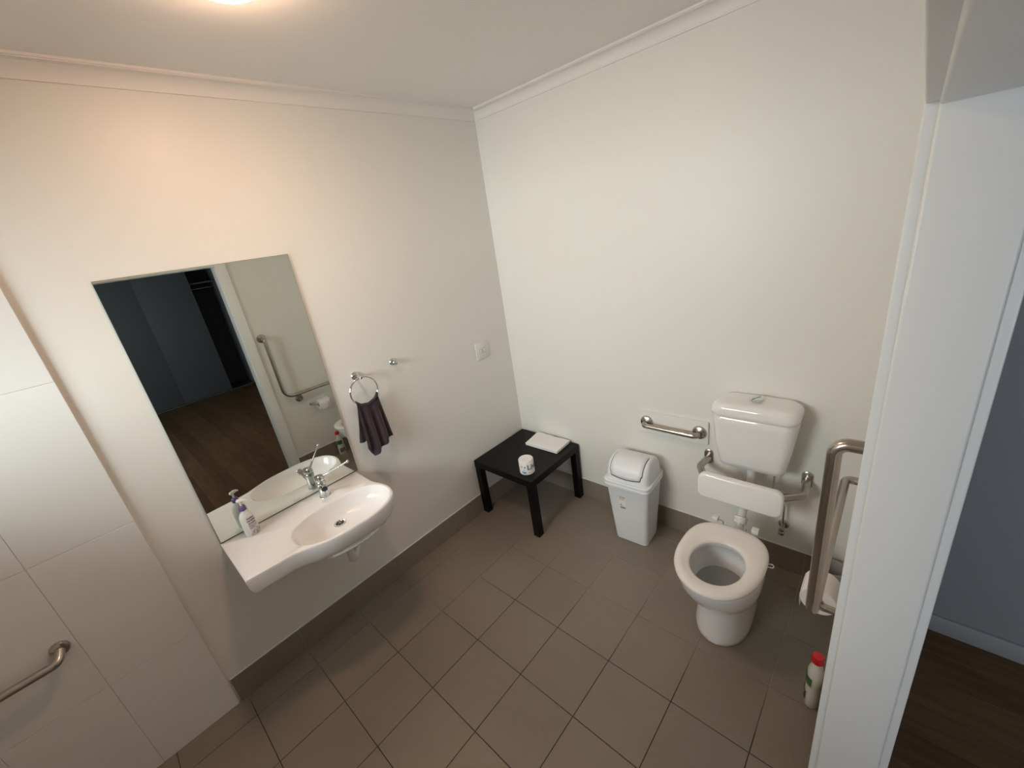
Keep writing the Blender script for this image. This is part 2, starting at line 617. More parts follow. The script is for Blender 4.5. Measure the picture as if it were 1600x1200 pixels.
# door frame
dr = sempty('door_1', (W, YJ, 0))
JX0, JX1 = W, W+TH          # jamb depth
obj('jamb', B((JX0-0.001, YJ, 0), (JX1+0.001, YJ+0.02, ZD+0.02), 0.0042, 4), 'gloss', dr)
obj('jamb', B((JX0-0.001, YK-0.02, 0), (JX1+0.001, YK, ZD+0.02), 0.0042, 4), 'gloss', dr)
obj('head_jamb', B((JX0-0.001, YK, ZD), (JX1+0.001, YJ, ZD+0.02), 0.0042, 4), 'gloss', dr)
AW = 0.085
ST = 0.006
for xa, xb in ((W-0.018, W+0.004), (W+TH+0.0005, W+TH+0.018)):
    obj('architrave', B((xa, YJ+ST, 0), (xb, YJ+AW, ZD+AW+ST), 0.003, 3), 'gloss', dr)
    obj('architrave', B((xa, YK-AW, 0), (xb, YK-ST, ZD+AW+ST), 0.003, 3), 'gloss', dr)
    obj('head_architrave', B((xa, YK-ST, ZD+ST), (xb, YJ+ST, ZD+AW+ST), 0.003, 3), 'gloss', dr)

# ---------------------------------------------------------------- bedroom beyond the door
BX0, BX1 = W+TH, 6.75
BYB = -0.04
bf = sempty('floor_bedroom', (BX0, BYB, 0))
bf.name = 'floor_2'
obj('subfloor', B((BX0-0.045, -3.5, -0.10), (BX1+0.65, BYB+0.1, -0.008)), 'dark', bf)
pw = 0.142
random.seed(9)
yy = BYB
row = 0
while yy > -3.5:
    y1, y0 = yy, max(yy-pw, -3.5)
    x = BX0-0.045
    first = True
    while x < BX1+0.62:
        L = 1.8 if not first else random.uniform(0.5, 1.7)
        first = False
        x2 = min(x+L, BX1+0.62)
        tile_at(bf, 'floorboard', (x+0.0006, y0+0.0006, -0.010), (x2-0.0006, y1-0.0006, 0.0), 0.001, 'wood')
        x = x2
    yy -= pw
    row += 1
bw = bmesh.new()
box(bw, (BX0, BYB, -0.1), (BX1+0.65, BYB+0.1, H+0.1))
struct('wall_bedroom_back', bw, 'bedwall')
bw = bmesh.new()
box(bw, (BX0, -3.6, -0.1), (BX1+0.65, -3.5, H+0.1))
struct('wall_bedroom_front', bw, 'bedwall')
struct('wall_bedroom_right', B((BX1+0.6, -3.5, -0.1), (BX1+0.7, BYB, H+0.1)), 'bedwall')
struct('ceiling_2', B((BX0, -3.6, H), (BX1+0.7, BYB+0.1, H+0.1)), 'ceil')
obj('baseboard_bedroom', B((BX0+0.018, BYB-0.014, 0), (BX1-0.02, BYB, 0.088), 0.003, 2), 'bedskirt', None, kind='structure')
wr = bmesh.new()
box(wr, (BX1, BYB-0.16, 0), (BX1+0.6, BYB, H))
struct('wall_wardrobe_side', wr, 'bedwall')
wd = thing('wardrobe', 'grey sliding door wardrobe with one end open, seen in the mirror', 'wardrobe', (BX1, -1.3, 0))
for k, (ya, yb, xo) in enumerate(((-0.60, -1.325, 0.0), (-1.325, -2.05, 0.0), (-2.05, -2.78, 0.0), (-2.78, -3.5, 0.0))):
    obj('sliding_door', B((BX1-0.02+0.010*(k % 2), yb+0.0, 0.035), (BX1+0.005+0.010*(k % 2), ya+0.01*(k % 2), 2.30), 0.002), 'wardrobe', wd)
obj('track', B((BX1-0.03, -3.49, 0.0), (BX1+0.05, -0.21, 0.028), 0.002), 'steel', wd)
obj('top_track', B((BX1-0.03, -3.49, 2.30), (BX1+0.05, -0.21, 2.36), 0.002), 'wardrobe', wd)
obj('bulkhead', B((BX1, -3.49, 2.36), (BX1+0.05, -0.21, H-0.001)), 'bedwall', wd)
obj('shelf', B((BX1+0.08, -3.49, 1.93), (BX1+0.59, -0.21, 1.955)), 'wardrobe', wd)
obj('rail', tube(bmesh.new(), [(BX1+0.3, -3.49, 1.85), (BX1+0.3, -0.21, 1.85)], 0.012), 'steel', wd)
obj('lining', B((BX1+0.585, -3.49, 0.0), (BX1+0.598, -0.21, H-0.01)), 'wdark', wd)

# ================================================================ CEILING LAMP
cl = thing('ceiling_lamp', 'round glass ceiling light, lit warm yellow, at the top of the photo', 'lamp', (0.764, -1.600, H))
obj('base_ring', lathe(bmesh.new(), [(0.102, 0), (0.104, -0.010), (0.100, -0.020), (0.086, -0.022)], (0.764, -1.600, H-0.0005)), 'chrome', cl)
prof = [(0.088, -0.016)]
for k in range(1, 9):
    a = k/8*PI/2
    prof.append((0.096*math.cos(a)+0.0005, -0.018-0.040*math.sin(a)))
obj('diffuser', lathe(bmesh.new(), prof, (0.764, -1.600, H)), 'lamp', cl)

# ================================================================ MIRROR
MY0, MY1, MZ0, MZ1 = -2.0695, -1.3787, 0.8365, 2.027
mr = thing('wall_mirror', 'frameless rectangular mirror on the wall above the basin', 'mirror', (0, (MY0+MY1)/2, MZ0))
obj('glass_body', B((0.001, MY0, MZ0), (0.0058, MY1, MZ1), 0.0006, 1), 'medge', mr, False)
mr.rotation_euler = (0, 0, 0)
obj('mirror_face', B((0.0058, MY0+0.0012, MZ0+0.0060), (0.0064, MY1-0.0012, MZ1-0.0012)), 'mirror', mr, False)

mr.location.x = 0.0034
mr.rotation_euler = (0, -0.0028, 0)      # leans back a touch, foot on the basin

# ================================================================ BASIN
BZ = 0.835
outl = [(0.0005, -2.073), (0.384, -2.073), (0.391, -2.01), (0.394, -1.95), (0.397, -1.89), (0.409, -1.845),
        (0.432, -1.796), (0.455, -1.739), (0.466, -1.67), (0.470, -1.584), (0.463, -1.505), (0.440, -1.437), (0.400, -1.392),
        (0.350, -1.370), (0.296, -1.365), (0.240, -1.378), (0.190, -1.392), (0.130, -1.392), (0.075, -1.391), (0.0005, -1.391)]
BC = Vector((0.312, -1.618))


def ray_poly(c, d, poly):
    best = None
    n = len(poly)
    for i in range(n):
        a = Vector(poly[i]); b = Vector(poly[(i+1) % n])
        e = b-a
        den = d.x*e.y-d.y*e.x
        if abs(den) < 1e-12:
            continue
        t = ((a-c).x*e.y-(a-c).y*e.x)/den
        s = ((a-c).x*d.y-(a-c).y*d.x)/den
        if t > 0 and -1e-6 <= s <= 1+1e-6 and (best is None or t > best):
            best = t
    return best


def smooth_poly(poly, keep, it=2):
    """corner-cutting on the curved stretch only"""
    pts = [Vector(p) for p in poly]
    flags = [i in keep for i in range(len(pts))]
    for _ in range(it):
        np_, nf = [], []
        n = len(pts)
        for i in range(n):
            p = pts[i]
            if flags[i]:
                np_.append(p); nf.append(True)
            else:
                a = pts[i-1]; b = pts[(i+1) % n]
                np_.append(p*0.75+a*0.25 if not flags[i-1] else p*0.75+a*0.25); nf.append(False)
                np_.append(p*0.75+b*0.25); nf.append(False)
        pts, flags = np_, nf
    return [(p.x, p.y) for p in pts]


poly = smooth_poly(outl, {0, 1, 19}, 2)
# round the two front/free corners a little
angs = [2*PI*k/144 for k in range(144)]
for (cx_, cy_) in (outl[0], outl[1], outl[19]):
    angs.append(math.atan2(cy_-BC.y, cx_-BC.x) % (2*PI))
angs = sorted(set(round(a, 5) for a in angs))


def bowl_r(a, ax=0.147, ay=0.236, p=2.35):
    c, s = math.cos(a), math.sin(a)
    return 1.0/((abs(c)/ax)**p + (abs(s)/ay)**p)**(1/p)


def bring(f, z, kind, inset=0.0):
    out = []
    for a in angs:
        d = Vector((math.cos(a), math.sin(a)))
        R = ray_poly(BC, d, poly)
        rb = min(bowl_r(a), R-0.010)
        zz = z
        bu = max(0.0, min(1.0, (0.075-(R-rb))/0.05))*max(0.0, min(1.0, (0.60-abs(a-2*PI if a > PI else a)/PI)/0.15))
        if kind == 'out':
            r = R-inset
            if z < 0.79:
                q = (0.79-z)/0.035
                zz = z-bu*0.024*q
                r -= bu*0.010*q
        elif kind == 'bowl':
            r = rb*f
        else:
            r = (R-inset)*(1-f)+rb*f
            if inset > 0.02:
                r = min(r, R-inset-0.004-bu*0.010)
                zz = z-bu*0.022
        out.append((BC.x+d.x*r, BC.y+d.y*r, zz))
    for i, p in enumerate(out):
        if p[0] < 0.0005:
            out[i] = (0.0005, p[1], p[2])
    return out


bs = thing('wall_basin', 'white ceramic wall basin with side shelf below the mirror', 'basin', (0, -1.72, BZ))
DX, DY = 0.229, -1.625
DEP = 0.100
rg = []
for f_, z_ in ((0.30, 0.682), (0.58, 0.688), (0.72, 0.698), (0.82, 0.712)):
    rg.append(bring(f_, z_, 'bowl'))
rg.append(bring(0.62, 0.744, 'mix', 0.034))
for z_, in_ in ((0.755, 0.026), (0.7605, 0.017), (0.770, 0.010), (0.790, 0.0025), (0.826, 0.0), (0.8325, 0.002), (BZ, 0.006)):
    rg.append(bring(0.0, z_, 'out', in_))
rg.append(bring(0.97, BZ-0.0005, 'mix', 0.006))
for f_, d_ in ((1.0, 0.003), (0.975, 0.012), (0.94, 0.030), (0.88, 0.053), (0.76, 0.076), (0.58, 0.091), (0.40, 0.097), (0.22, 0.0995), (0.10, 0.100)):
    k_ = (1-f_)**1.1
    rg.append([(x_+(DX-BC.x)*k_, y_+(DY-BC.y)*k_, z_) for x_, y_, z_ in bring(f_, BZ-d_, 'bowl')])
bm = bmesh.new()
loft(bm, rg)
obj('bowl', bm, 'ceramic', bs, True, 50)
dz0 = BZ-DEP+0.0015
bs_dr = obj('drain', lathe(bmesh.new(), [(0.030, 0), (0.030, 0.003), (0.027, 0.005), (0.021, 0.004), (0.019, 0.001), (0.019, 0.0005)], (DX, DY, dz0-0.001)), 'chrome', bs)
bm = bmesh.new()
lathe(bm, [(0.0185, 0), (0.0185, 0.001)], (DX, DY, dz0+0.0005))
obj('strainer', bm, 'grate', bs_dr)
bm = bmesh.new()
for k in range(6):
    a = k*PI/3
    tube(bm, [(DX, DY, dz0+0.003), (DX+0.0185*math.cos(a), DY+0.0185*math.sin(a), dz0+0.003)], 0.0013, 6)
obj('grate', bm, 'chrome', bs_dr)
# blanked second tap hole
bm = bmesh.new()
lathe(bm, [(0.018, 0), (0.018, 0.002), (0.015, 0.0035), (0.0, 0.004)], (0.040, -1.712, BZ-0.0005), seg=24, caps=False)
obj('tap_hole_cover', bm, 'white', bs)
# waste pipe below
tp = obj('waste_pipe', tube(bmesh.new(), fillet([(DX, DY, 0.690), (DX, DY, 0.500), (DX-0.045, DY+0.035, 0.488), (DX-0.09, DY+0.07, 0.500), (DX-0.09, DY+0.07, 0.57), (0.001, DY+0.09, 0.57)], [0.02, 0.02, 0.02, 0.02]), 0.019, 16), 'pipe', bs)
obj('collar', lathe(bmesh.new(), [(0.020, 0), (0.026, 0.002), (0.026, 0.022), (0.020, 0.024)], (DX, DY, 0.60)), 'pipe', tp)
obj('collar', lathe(bmesh.new(), [(0.020, 0), (0.025, 0.002), (0.025, 0.020), (0.020, 0.022)], (0.002, DY+0.09, 0.57), 'X'), 'pipe', tp)

# tap
TX, TYY = 0.082, -1.605
tap = thing('basin_tap', 'chrome lever mixer tap on the back of the basin', 'tap', (TX, TYY, BZ))
obj('body', lathe(bmesh.new(), [(0.027, 0.0), (0.027, 0.005), (0.0235, 0.008), (0.022, 0.02), (0.0215, 0.06), (0.024, 0.075), (0.0245, 0.088), (0.022, 0.092)], (TX, TYY, BZ-0.0015), seg=32), 'chrome', tap)
sp = tube(bmesh.new(), fillet([(TX-0.004, TYY, BZ+0.048), (TX+0.040, TYY-0.008, BZ+0.070), (TX+0.092, TYY-0.018, BZ+0.086)], 0.02), [(0.0185, 0.0185)]+[(0.0165-0.0004*k, 0.0175-0.0003*k) for k in range(9)]+[(0.0125, 0.0145)], 20)
spo = obj('spout', sp, 'chrome', tap)
obj('aerator', lathe(bmesh.new(), [(0.0115, 0), (0.0125, 0.001), (0.0125, 0.010), (0.011, 0.011)], (TX+0.082, TYY-0.016, BZ+0.063)), 'chrome', spo)
obj('cap', lathe(bmesh.new(), [(0.0225, 0), (0.0245, 0.003), (0.0245, 0.016), (0.021, 0.026), (0.010, 0.031), (0.001, 0.032)], (TX, TYY, BZ+0.093)), 'chrome', tap)
lv = [(TX, TYY+0.010, BZ+0.108), (TX+0.035, TYY+0.045, BZ+0.128), (TX+0.103, TYY+0.121, BZ+0.170)]
lvo = obj('lever', tube(bmesh.new(), fillet(lv, 0.03), [0.0065]+[0.0045]*9+[0.0045], 14), 'chrome', tap)
bm = bmesh.new()
bmesh.ops.create_uvsphere(bm, u_segments=16, v_segments=10, radius=0.0085)
bm.transform(Matrix.Translation((TX+0.105, TYY+0.123, BZ+0.171)))
obj('knob', bm, 'chrome', lvo)

# soap dispenser
SX, SY = 0.068, -1.948
sd = thing('soap_dispenser', 'white pump soap bottle with purple collar on the basin shelf', 'soap bottle', (SX, SY, BZ))
rgs = []
for z, hx, hy in ((0.0, 0.019, 0.027), (0.004, 0.0215, 0.0305), (0.05, 0.0225, 0.0315), (0.085, 0.022, 0.031), (0.105, 0.0195, 0.028), (0.118, 0.015, 0.021), (0.127, 0.011, 0.0125), (0.134, 0.0105, 0.0105)):
    rgs.append([Vector((SX+hx*math.cos(2*PI*k/32), SY+hy*math.sin(2*PI*k/32), BZ+0.0005+z)) for k in range(32)])
obj('bottle_body', loft(bmesh.new(), rgs), 'white', sd)
obj('collar', lathe(bmesh.new(), [(0.0125, 0), (0.0145, 0.002), (0.0145, 0.017), (0.012, 0.022), (0.007, 0.025)], (SX, SY, BZ+0.134)), 'purple', sd, label='purple screw collar')
obj('pump_stem', lathe(bmesh.new(), [(0.0045, 0), (0.0045, 0.022)], (SX, SY, BZ+0.158), seg=14), 'white', sd)
pd = Vector((0.55, 0.85, 0)).normalized()
a0 = Vector((SX, SY, BZ+0.182))
obj('pump_head', tube(bmesh.new(), [a0-pd*0.012, a0-pd*0.008+Vector((0, 0, 0.002)), a0+pd*0.010+Vector((0, 0, 0.003)), a0+pd*0.024, a0+pd*0.032-Vector((0, 0, 0.006))], [0.005, 0.009, 0.008, 0.005, 0.0035], 16), 'white', sd)


def on_ellipse(cx, cy, hx, hy, ang, z, off=0.0006):
    return Vector((cx+(hx+off)*math.cos(ang), cy+(hy+off)*math.sin(ang), z))


def patch(bm, surf, u0, u1, v0, v1, nu=4, th=0.0003):
    """thin curved printed patch; surf(u,v,off)->point"""
    vs = [[bm.verts.new(surf(u0+(u1-u0)*i/nu, v, th)) for i in range(nu+1)] for v in (v0, v1)]
    for i in range(nu):
        bm.faces.new((vs[0][i], vs[0][i+1], vs[1][i+1], vs[1][i]))


def soap_s(u, v, off):
    a = u
    return Vector((SX+(0.0226+off)*math.cos(a), SY+(0.0316+off)*math.sin(a), BZ+v))


random.seed(3)
bm = bmesh.new()
# printed words set as rows of small letter strokes
for r_, (z0, hh, n0, n1) in enumerate(((0.090, 0.009, -0.20, 0.75), (0.077, 0.009, -0.25, 0.90), (0.064, 0.008, -0.20, 0.80), (0.055, 0.004, -0.25, 0.90), (0.048, 0.004, -0.20, 0.80), (0.041, 0.004, -0.20, 0.50))):
    u = n0
    while u < n1:
        wd_ = random.uniform(0.05, 0.10)
        patch(bm, soap_s, u, u+wd_, z0, z0+hh*random.uniform(0.6, 1), 1)
        u += wd_+0.04
obj('lettering', bm, 'ink', sd, False)
bm = bmesh.new()
for k in range(26):
    u = random.uniform(-0.35, 0.75); z = random.uniform(0.006, 0.032)
    q = random.uniform(0.04, 0.10)
    patch(bm, soap_s, u, u+q, z, z+random.uniform(0.002, 0.006), 1, 0.0004)
obj('flower_print', bm, 'purple', sd, False, label='printed purple flowers')
bm = bmesh.new()
patch(bm, soap_s, 0.85, 1.25, 0.014, 0.030, 3, 0.0005)
obj('sticker', bm, 'yellow', sd, False, label='small yellow spot')

# ================================================================ TOWEL RING, TOWEL, ROBE HOOK
RY, RZ = -1.232, 1.358
tr = thing('towel_ring', 'round chrome towel ring on the wall right of the mirror', 'towel ring', (0, RY, RZ))
obj('wall_plate', lathe(bmesh.new(), [(0.024, 0), (0.024, 0.004), (0.021, 0.008), (0.012, 0.010)], (0.0003, RY, RZ), 'X'), 'chrome', tr)
obj('arm', tube(bmesh.new(), [(0.008, RY, RZ), (0.045, RY, RZ), (0.060, RY, RZ-0.002), (0.068, RY, RZ-0.004)], [0.008, 0.008, 0.009, 0.006], 16), 'chrome', tr)
RR = 0.080
rc = Vector((0.058, RY, RZ-0.004-RR+0.004))
bm = bmesh.new()
n = 64
rings = []
for i in range(n):
    a = 2*PI*i/n
    c = rc + Vector((0, math.cos(a)*RR, math.sin(a)*RR))
    ra = Vector((0, math.cos(a), math.sin(a)))
    rings.append([bm.verts.new(c + (ra*math.cos(2*PI*k/12) + Vector((1, 0, 0))*math.sin(2*PI*k/12))*0.0048) for k in range(12)])
rings.append(rings[0])
skin(bm, rings)
obj('ring', bm, 'chrome', tr)

tw = thing('hand_towel', 'dark grey-purple hand towel hanging from the chrome ring', 'towel', (rc.x, -1.23, RZ-0.16))


def towel_sheet(name, x0, xs_, yl0, yr0, yl1, yr1, zbot, folds, seed, thick=0.004, ph=0.0):
    """pleated sheet falling from the lower part of the ring"""
    bm = bmesh.new()
    nu, nv = 40, 26
    g = []
    for j in range(nv+1):
        v = j/nv
        rowp = []
        for i in range(nu+1):
            u = i/nu
            yt = yl0+(yr0-yl0)*u
            dy = max(-0.999, min(0.999, (yt-rc.y)/RR))
            zt = rc.z-RR*math.sqrt(1-dy*dy)+0.006
            yb = yl1+(yr1-yl1)*u
            zb = zbot(u)
            s = v**0.8
            y = yt+(yb-yt)*(v**1.15)
            z = zt+(zb-zt)*v
            amp = 0.003+0.014*min(1, v*1.4)
            x = x0+(xs_-x0)*min(1, v*1.2)+amp*math.sin(u*folds*2*PI+ph+0.5*math.sin(v*3+seed))+0.003*math.sin(u*folds*5.1+v*4+seed)
            if v < 0.06:
                x = x0 + (x-x0)*v/0.06
            rowp.append(bm.verts.new((max(x, 0.008), y, z)))
        g.append(rowp)
    skin(bm, g, False)
    bmesh.ops.recalc_face_normals(bm, faces=bm.faces[:])
    o = obj(name, bm, 'towel', tw, True, 80)
    md = o.modifiers.new('thickness', 'SOLIDIFY')
    md.thickness = thick
    md.offset = 0
    return o


towel_sheet('back_layer', 0.060, 0.036, -1.296, -1.166, -1.335, -1.136, lambda u: 1.000-0.045*u, 2.2, 1.0, ph=1.0)
towel_sheet('front_layer', 0.060, 0.086, -1.296, -1.166, -1.322, -1.160, lambda u: 0.985-0.085*max(0, 1-abs(u-0.22)/0.26) if u < 0.22 else 0.900+0.07*(u-0.22)/0.78, 2.6, 2.3, ph=2.4)
# the turn of cloth over the ring
bm = bmesh.new()
g = []
for i in range(25):
    u = i/24
    yt = -1.298+(0.134)*u
    dy = (yt-rc.y)/RR
    zt = rc.z-RR*math.sqrt(1-min(0.99, dy*dy))
    g.append([bm.verts.new((rc.x+(0.0085+0.0012*math.sin(u*16))*math.cos(a), yt, zt+0.001+(0.0085+0.0014*math.sin(u*21))*math.sin(a))) for a in [PI*k/10*1.2-0.314 for k in range(11)]])
skin(bm, g, False)
o = obj('turn_over', bm, 'towel', tw, True, 80)
md = o.modifiers.new('thickness', 'SOLIDIFY'); md.thickness = 0.004; md.offset = 0

HY, HZ = -0.990, 1.360
hk = thing('robe_hook', 'small round chrome robe hook on the wall above the towel', 'hook', (0, HY, HZ))
obj('wall_plate', lathe(bmesh.new(), [(0.022, 0), (0.022, 0.004), (0.019, 0.008), (0.010, 0.010)], (0.0003, HY, HZ), 'X'), 'chrome', hk)
obj('stem', lathe(bmesh.new(), [(0.008, 0.008), (0.008, 0.028)], (0, HY, HZ), 'X'), 'chrome', hk)
obj('knob', lathe(bmesh.new(), [(0.008, 0.026), (0.015, 0.029), (0.0165, 0.034), (0.014, 0.038), (0.001, 0.039)], (0, HY, HZ), 'X'), 'chrome', hk)

# ================================================================ SWITCH
sw = thing('light_switch', 'white double switch plate on the mirror wall above the black table', 'light switch', (0, -0.285, 1.21))
obj('plate', B((0.0002, -0.347, 1.150), (0.0085, -0.226, 1.271), 0.003, 2), 'white', sw)
for k in range(2):
    yy = -0.302 + k*0.032
    r_ = obj('rocker', B((0.0075, yy-0.011, 1.196), (0.0125, yy+0.011, 1.226), 0.0015, 2), 'white', sw)
    obj('shadow_gap', B((0.0076, yy-0.0125, 1.1945), (0.0088, yy+0.0125, 1.2275)), 'inkgrey', r_)

# ================================================================ TABLE
tb = thing('side_table', 'small square black side table in the corner', 'table', (0.2865, -0.2885, 0))
T0, T1 = 0.0115, 0.5615
obj('tabletop', B((T0, -T1-0.002, 0.40), (T1, -T0-0.002, 0.45), 0.0015, 1), 'black', tb)
for lx in (T0, T1-0.05):
    for ly in (-T1-0.002, -T0-0.052):
        obj('leg', B((lx+0.0006, ly+0.0006, 0.0004), (lx+0.0494, ly+0.0494, 0.40), 0.001, 1), 'black', tb)

# toilet roll in printed wrapper on the table
RX, RYY, RRD, RH = 0.456, -0.474, 0.0505, 0.102
rl = thing('wrapped_toilet_roll', 'toilet roll in a printed paper wrapper standing on the black table', 'toilet roll', (RX, RYY, 0.45))
obj('roll_body', lathe(bmesh.new(), [(0.0475, 0.0), (RRD, 0.004), (RRD, RH-0.006), (0.047, RH-0.001), (0.028, RH-0.0015), (0.020, RH-0.003), (0.010, RH-0.006), (0.001, RH-0.002)], (RX, RYY, 0.4503), seg=48), 'paper', rl)
bm = bmesh.new()
random.seed(12)
for k in range(14):     # gathered paper pleats round the centre
    a = 2*PI*k/14
    tube(bm, [(RX+0.010*math.cos(a), RYY+0.010*math.sin(a), 0.4503+RH-0.0075), (RX+0.023*math.cos(a+0.2), RYY+0.023*math.sin(a+0.2), 0.4503+RH-0.0035), (RX+0.040*math.cos(a+0.25), RYY+0.040*math.sin(a+0.25), 0.4503+RH-0.0015)], [0.0008, 0.0022, 0.0006], 6)
obj('twisted_end', bm, 'paper', rl)


def text_bm(s, size, bold=0.0):
    cu = bpy.data.curves.new('t', 'FONT')
    cu.body = s
    cu.size = size
    cu.offset = bold
    cu.resolution_u = 3
    o = bpy.data.objects.new('t', cu)
    COL.objects.link(o)
    dg = bpy.context.evaluated_depsgraph_get()
    dg.update()
    me = bpy.data.meshes.new_from_object(o.evaluated_get(dg))
    bpy.data.objects.remove(o)
    bpy.data.curves.remove(cu)
    b = bmesh.new()
    b.from_mesh(me)
    bpy.data.meshes.remove(me)
    return b


def wrap(bm, cx, cy, r, a0, z0):
    for v in bm.verts:
        a = a0+v.co.x/r
        v.co = Vector((cx+r*math.cos(a), cy+r*math.sin(a), z0+v.co.y))
    return bm


cam_a = math.atan2(CP.y-RYY, CP.x-RX)
tbm = text_bm('Livi', 0.054, 0.0014)
bmesh.ops.subdivide_edges(tbm, edges=[e for e in tbm.edges if e.calc_length() > 0.006], cuts=2)
wrap(tbm, RX, RYY, RRD+0.0005, cam_a-0.02, 0.4503+0.040)
obj('lettering', tbm, 'inkgrey', rl, False)


def roll_s(u, v, off):
    return Vector((RX+(RRD+off)*math.cos(cam_a+u), RYY+(RRD+off)*math.sin(cam_a+u), 0.4503+v))


bm = bmesh.new()
patch(bm, roll_s, -0.72, -0.52, 0.020, 0.028, 2, 0.0008)
patch(bm, roll_s, -0.58, -0.28, 0.016, 0.024, 3, 0.0008)
patch(bm, roll_s, -0.30, -0.18, 0.018, 0.027, 2, 0.0008)
obj('bird_print', bm, 'teal', rl, False)
bm = bmesh.new()
patch(bm, roll_s, -0.85, -0.05, 0.006, 0.014, 6, 0.0006)
patch(bm, roll_s, -0.66, -0.30, 0.032, 0.044, 3, 0.0006)
obj('pale_print', bm, 'paleblue', rl, False)
bm = bmesh.new()
patch(bm, roll_s, -0.80, -0.66, 0.058, 0.068, 2, 0.0007)
patch(bm, roll_s, -0.76, -0.70, 0.068, 0.074, 1, 0.0007)
patch(bm, roll_s, -0.40, -0.22, 0.058, 0.066, 2, 0.0007)
patch(bm, roll_s, -0.34, -0.27, 0.052, 0.058, 1, 0.0007)
obj('mark_print', bm, 'inkgrey', rl, False)
bm = bmesh.new()
patch(bm, roll_s, 0.10, 0.45, 0.016, 0.020, 3, 0.0006)
obj('line_print', bm, 'yellow', rl, False)

# folded white cloth on the table
fc = thing('folded_cloth', 'folded white cloth lying flat at the back of the black table', 'cloth', (0.35, -0.11, 0.45))
cq = [Vector((0.212, -0.206)), Vector((0.502, -0.200)), Vector((0.494, -0.020)), Vector((0.188, -0.016))]
random.seed(5)


def clothlayer(z0, z1, ins, seed):
    bm = bmesh.new()
    nx, ny = 22, 14
    top, bot = [], []
    for j in range(ny+1):
        v = j/ny
        rt_, rb_ = [], []
        for i in range(nx+1):
            u = i/nx
            p = (cq[0]*(1-u)+cq[1]*u)*(1-v)+(cq[3]*(1-u)+cq[2]*u)*v
            c = Vector((0.35, -0.11))
            p = p+(c-p)*ins
            e = min(u, 1-u, v, 1-v)*14
            wob = 0.0016*math.sin(u*7+seed)*math.sin(v*5+seed*2)
            if v == 1:
                p.y += -0.004*abs(math.sin(u*11+seed)) - (0.016 if 0.52 < u < 0.68 else 0)
            zt = z1 - 0.004*max(0, 1-e)**2 + wob
            rt_.append(bm.verts.new((p.x, p.y, zt)))
            rb_.append(bm.verts.new((p.x, p.y, z0)))
        top.append(rt_); bot.append(rb_)
    skin(bm, top, False)
    skin(bm, bot[::-1], False)
    loop_t = top[0] + [r[-1] for r in top[1:]] + top[-1][::-1][1:] + [r[0] for r in top[::-1][1:-1]]
    loop_b = bot[0] + [r[-1] for r in bot[1:]] + bot[-1][::-1][1:] + [r[0] for r in bot[::-1][1:-1]]
    skin(bm, [loop_b, loop_t])
    return bm


obj('lower_fold', clothlayer(0.4505, 0.4587, 0.010, 0.4), 'cloth', fc, True, 60)
obj('upper_fold', clothlayer(0.4595, 0.4735, 0.0, 1.7), 'cloth', fc, True, 60)

# ================================================================ BIN
bn = thing('swing_lid_bin', 'white plastic swing-lid bin standing between table and toilet', 'rubbish bin', (1.070, -0.165, 0))
BR = math.radians(3.0)
rgs = []
for z, cx_, cy_, hx, hy, r in ((0.0006, 1.080, -0.178, 0.100, 0.086, 0.022), (0.004, 1.080, -0.178, 0.104, 0.090, 0.025), (0.20, 1.072, -0.168, 0.120, 0.104, 0.028), (0.395, 1.062, -0.150, 0.137, 0.119, 0.032), (0.400, 1.062, -0.150, 0.140, 0.122, 0.032)):
    rgs.append(rrect(cx_, cy_, hx, hy, r, z, 6, BR))
obj('bin_body', loft(bmesh.new(), rgs), 'binp', bn)
rgs = []
for z, d in ((0.396, 0.140), (0.400, 0.148), (0.412, 0.149), (0.417, 0.145), (0.421, 0.149), (0.436, 0.150), (0.441, 0.146)):
    rgs.append(rrect(1.060, -0.148, d, d-0.016, 0.036, z, 6, BR))
rimo = obj('lid_rim', loft(bmesh.new(), rgs), 'binp', bn)
# domed lid: sides lean in, ridge runs left to right
rgs = []
NL = 10
for k in range(NL+1):
    t = k/NL
    z = 0.441+0.128*math.sin(t*PI/2)**0.9
    q = math.cos(t*PI/2)
    hx = 0.108+0.030*(q**0.8)
    hy = 0.020+0.098*(q**0.9)
    cy_ = -0.146+0.008*t
    rgs.append(rrect(1.060, cy_, hx, hy, 0.030*q+0.012, z, 6, BR))
obj('lid_dome', loft(bmesh.new(), rgs), 'binp', bn)


def lid_y(t):
    q = max(0.0, math.cos(t*PI/2))
    return -0.146+0.008*t-(0.020+0.098*(q**0.9)), 0.441+0.128*math.sin(t*PI/2)**0.9


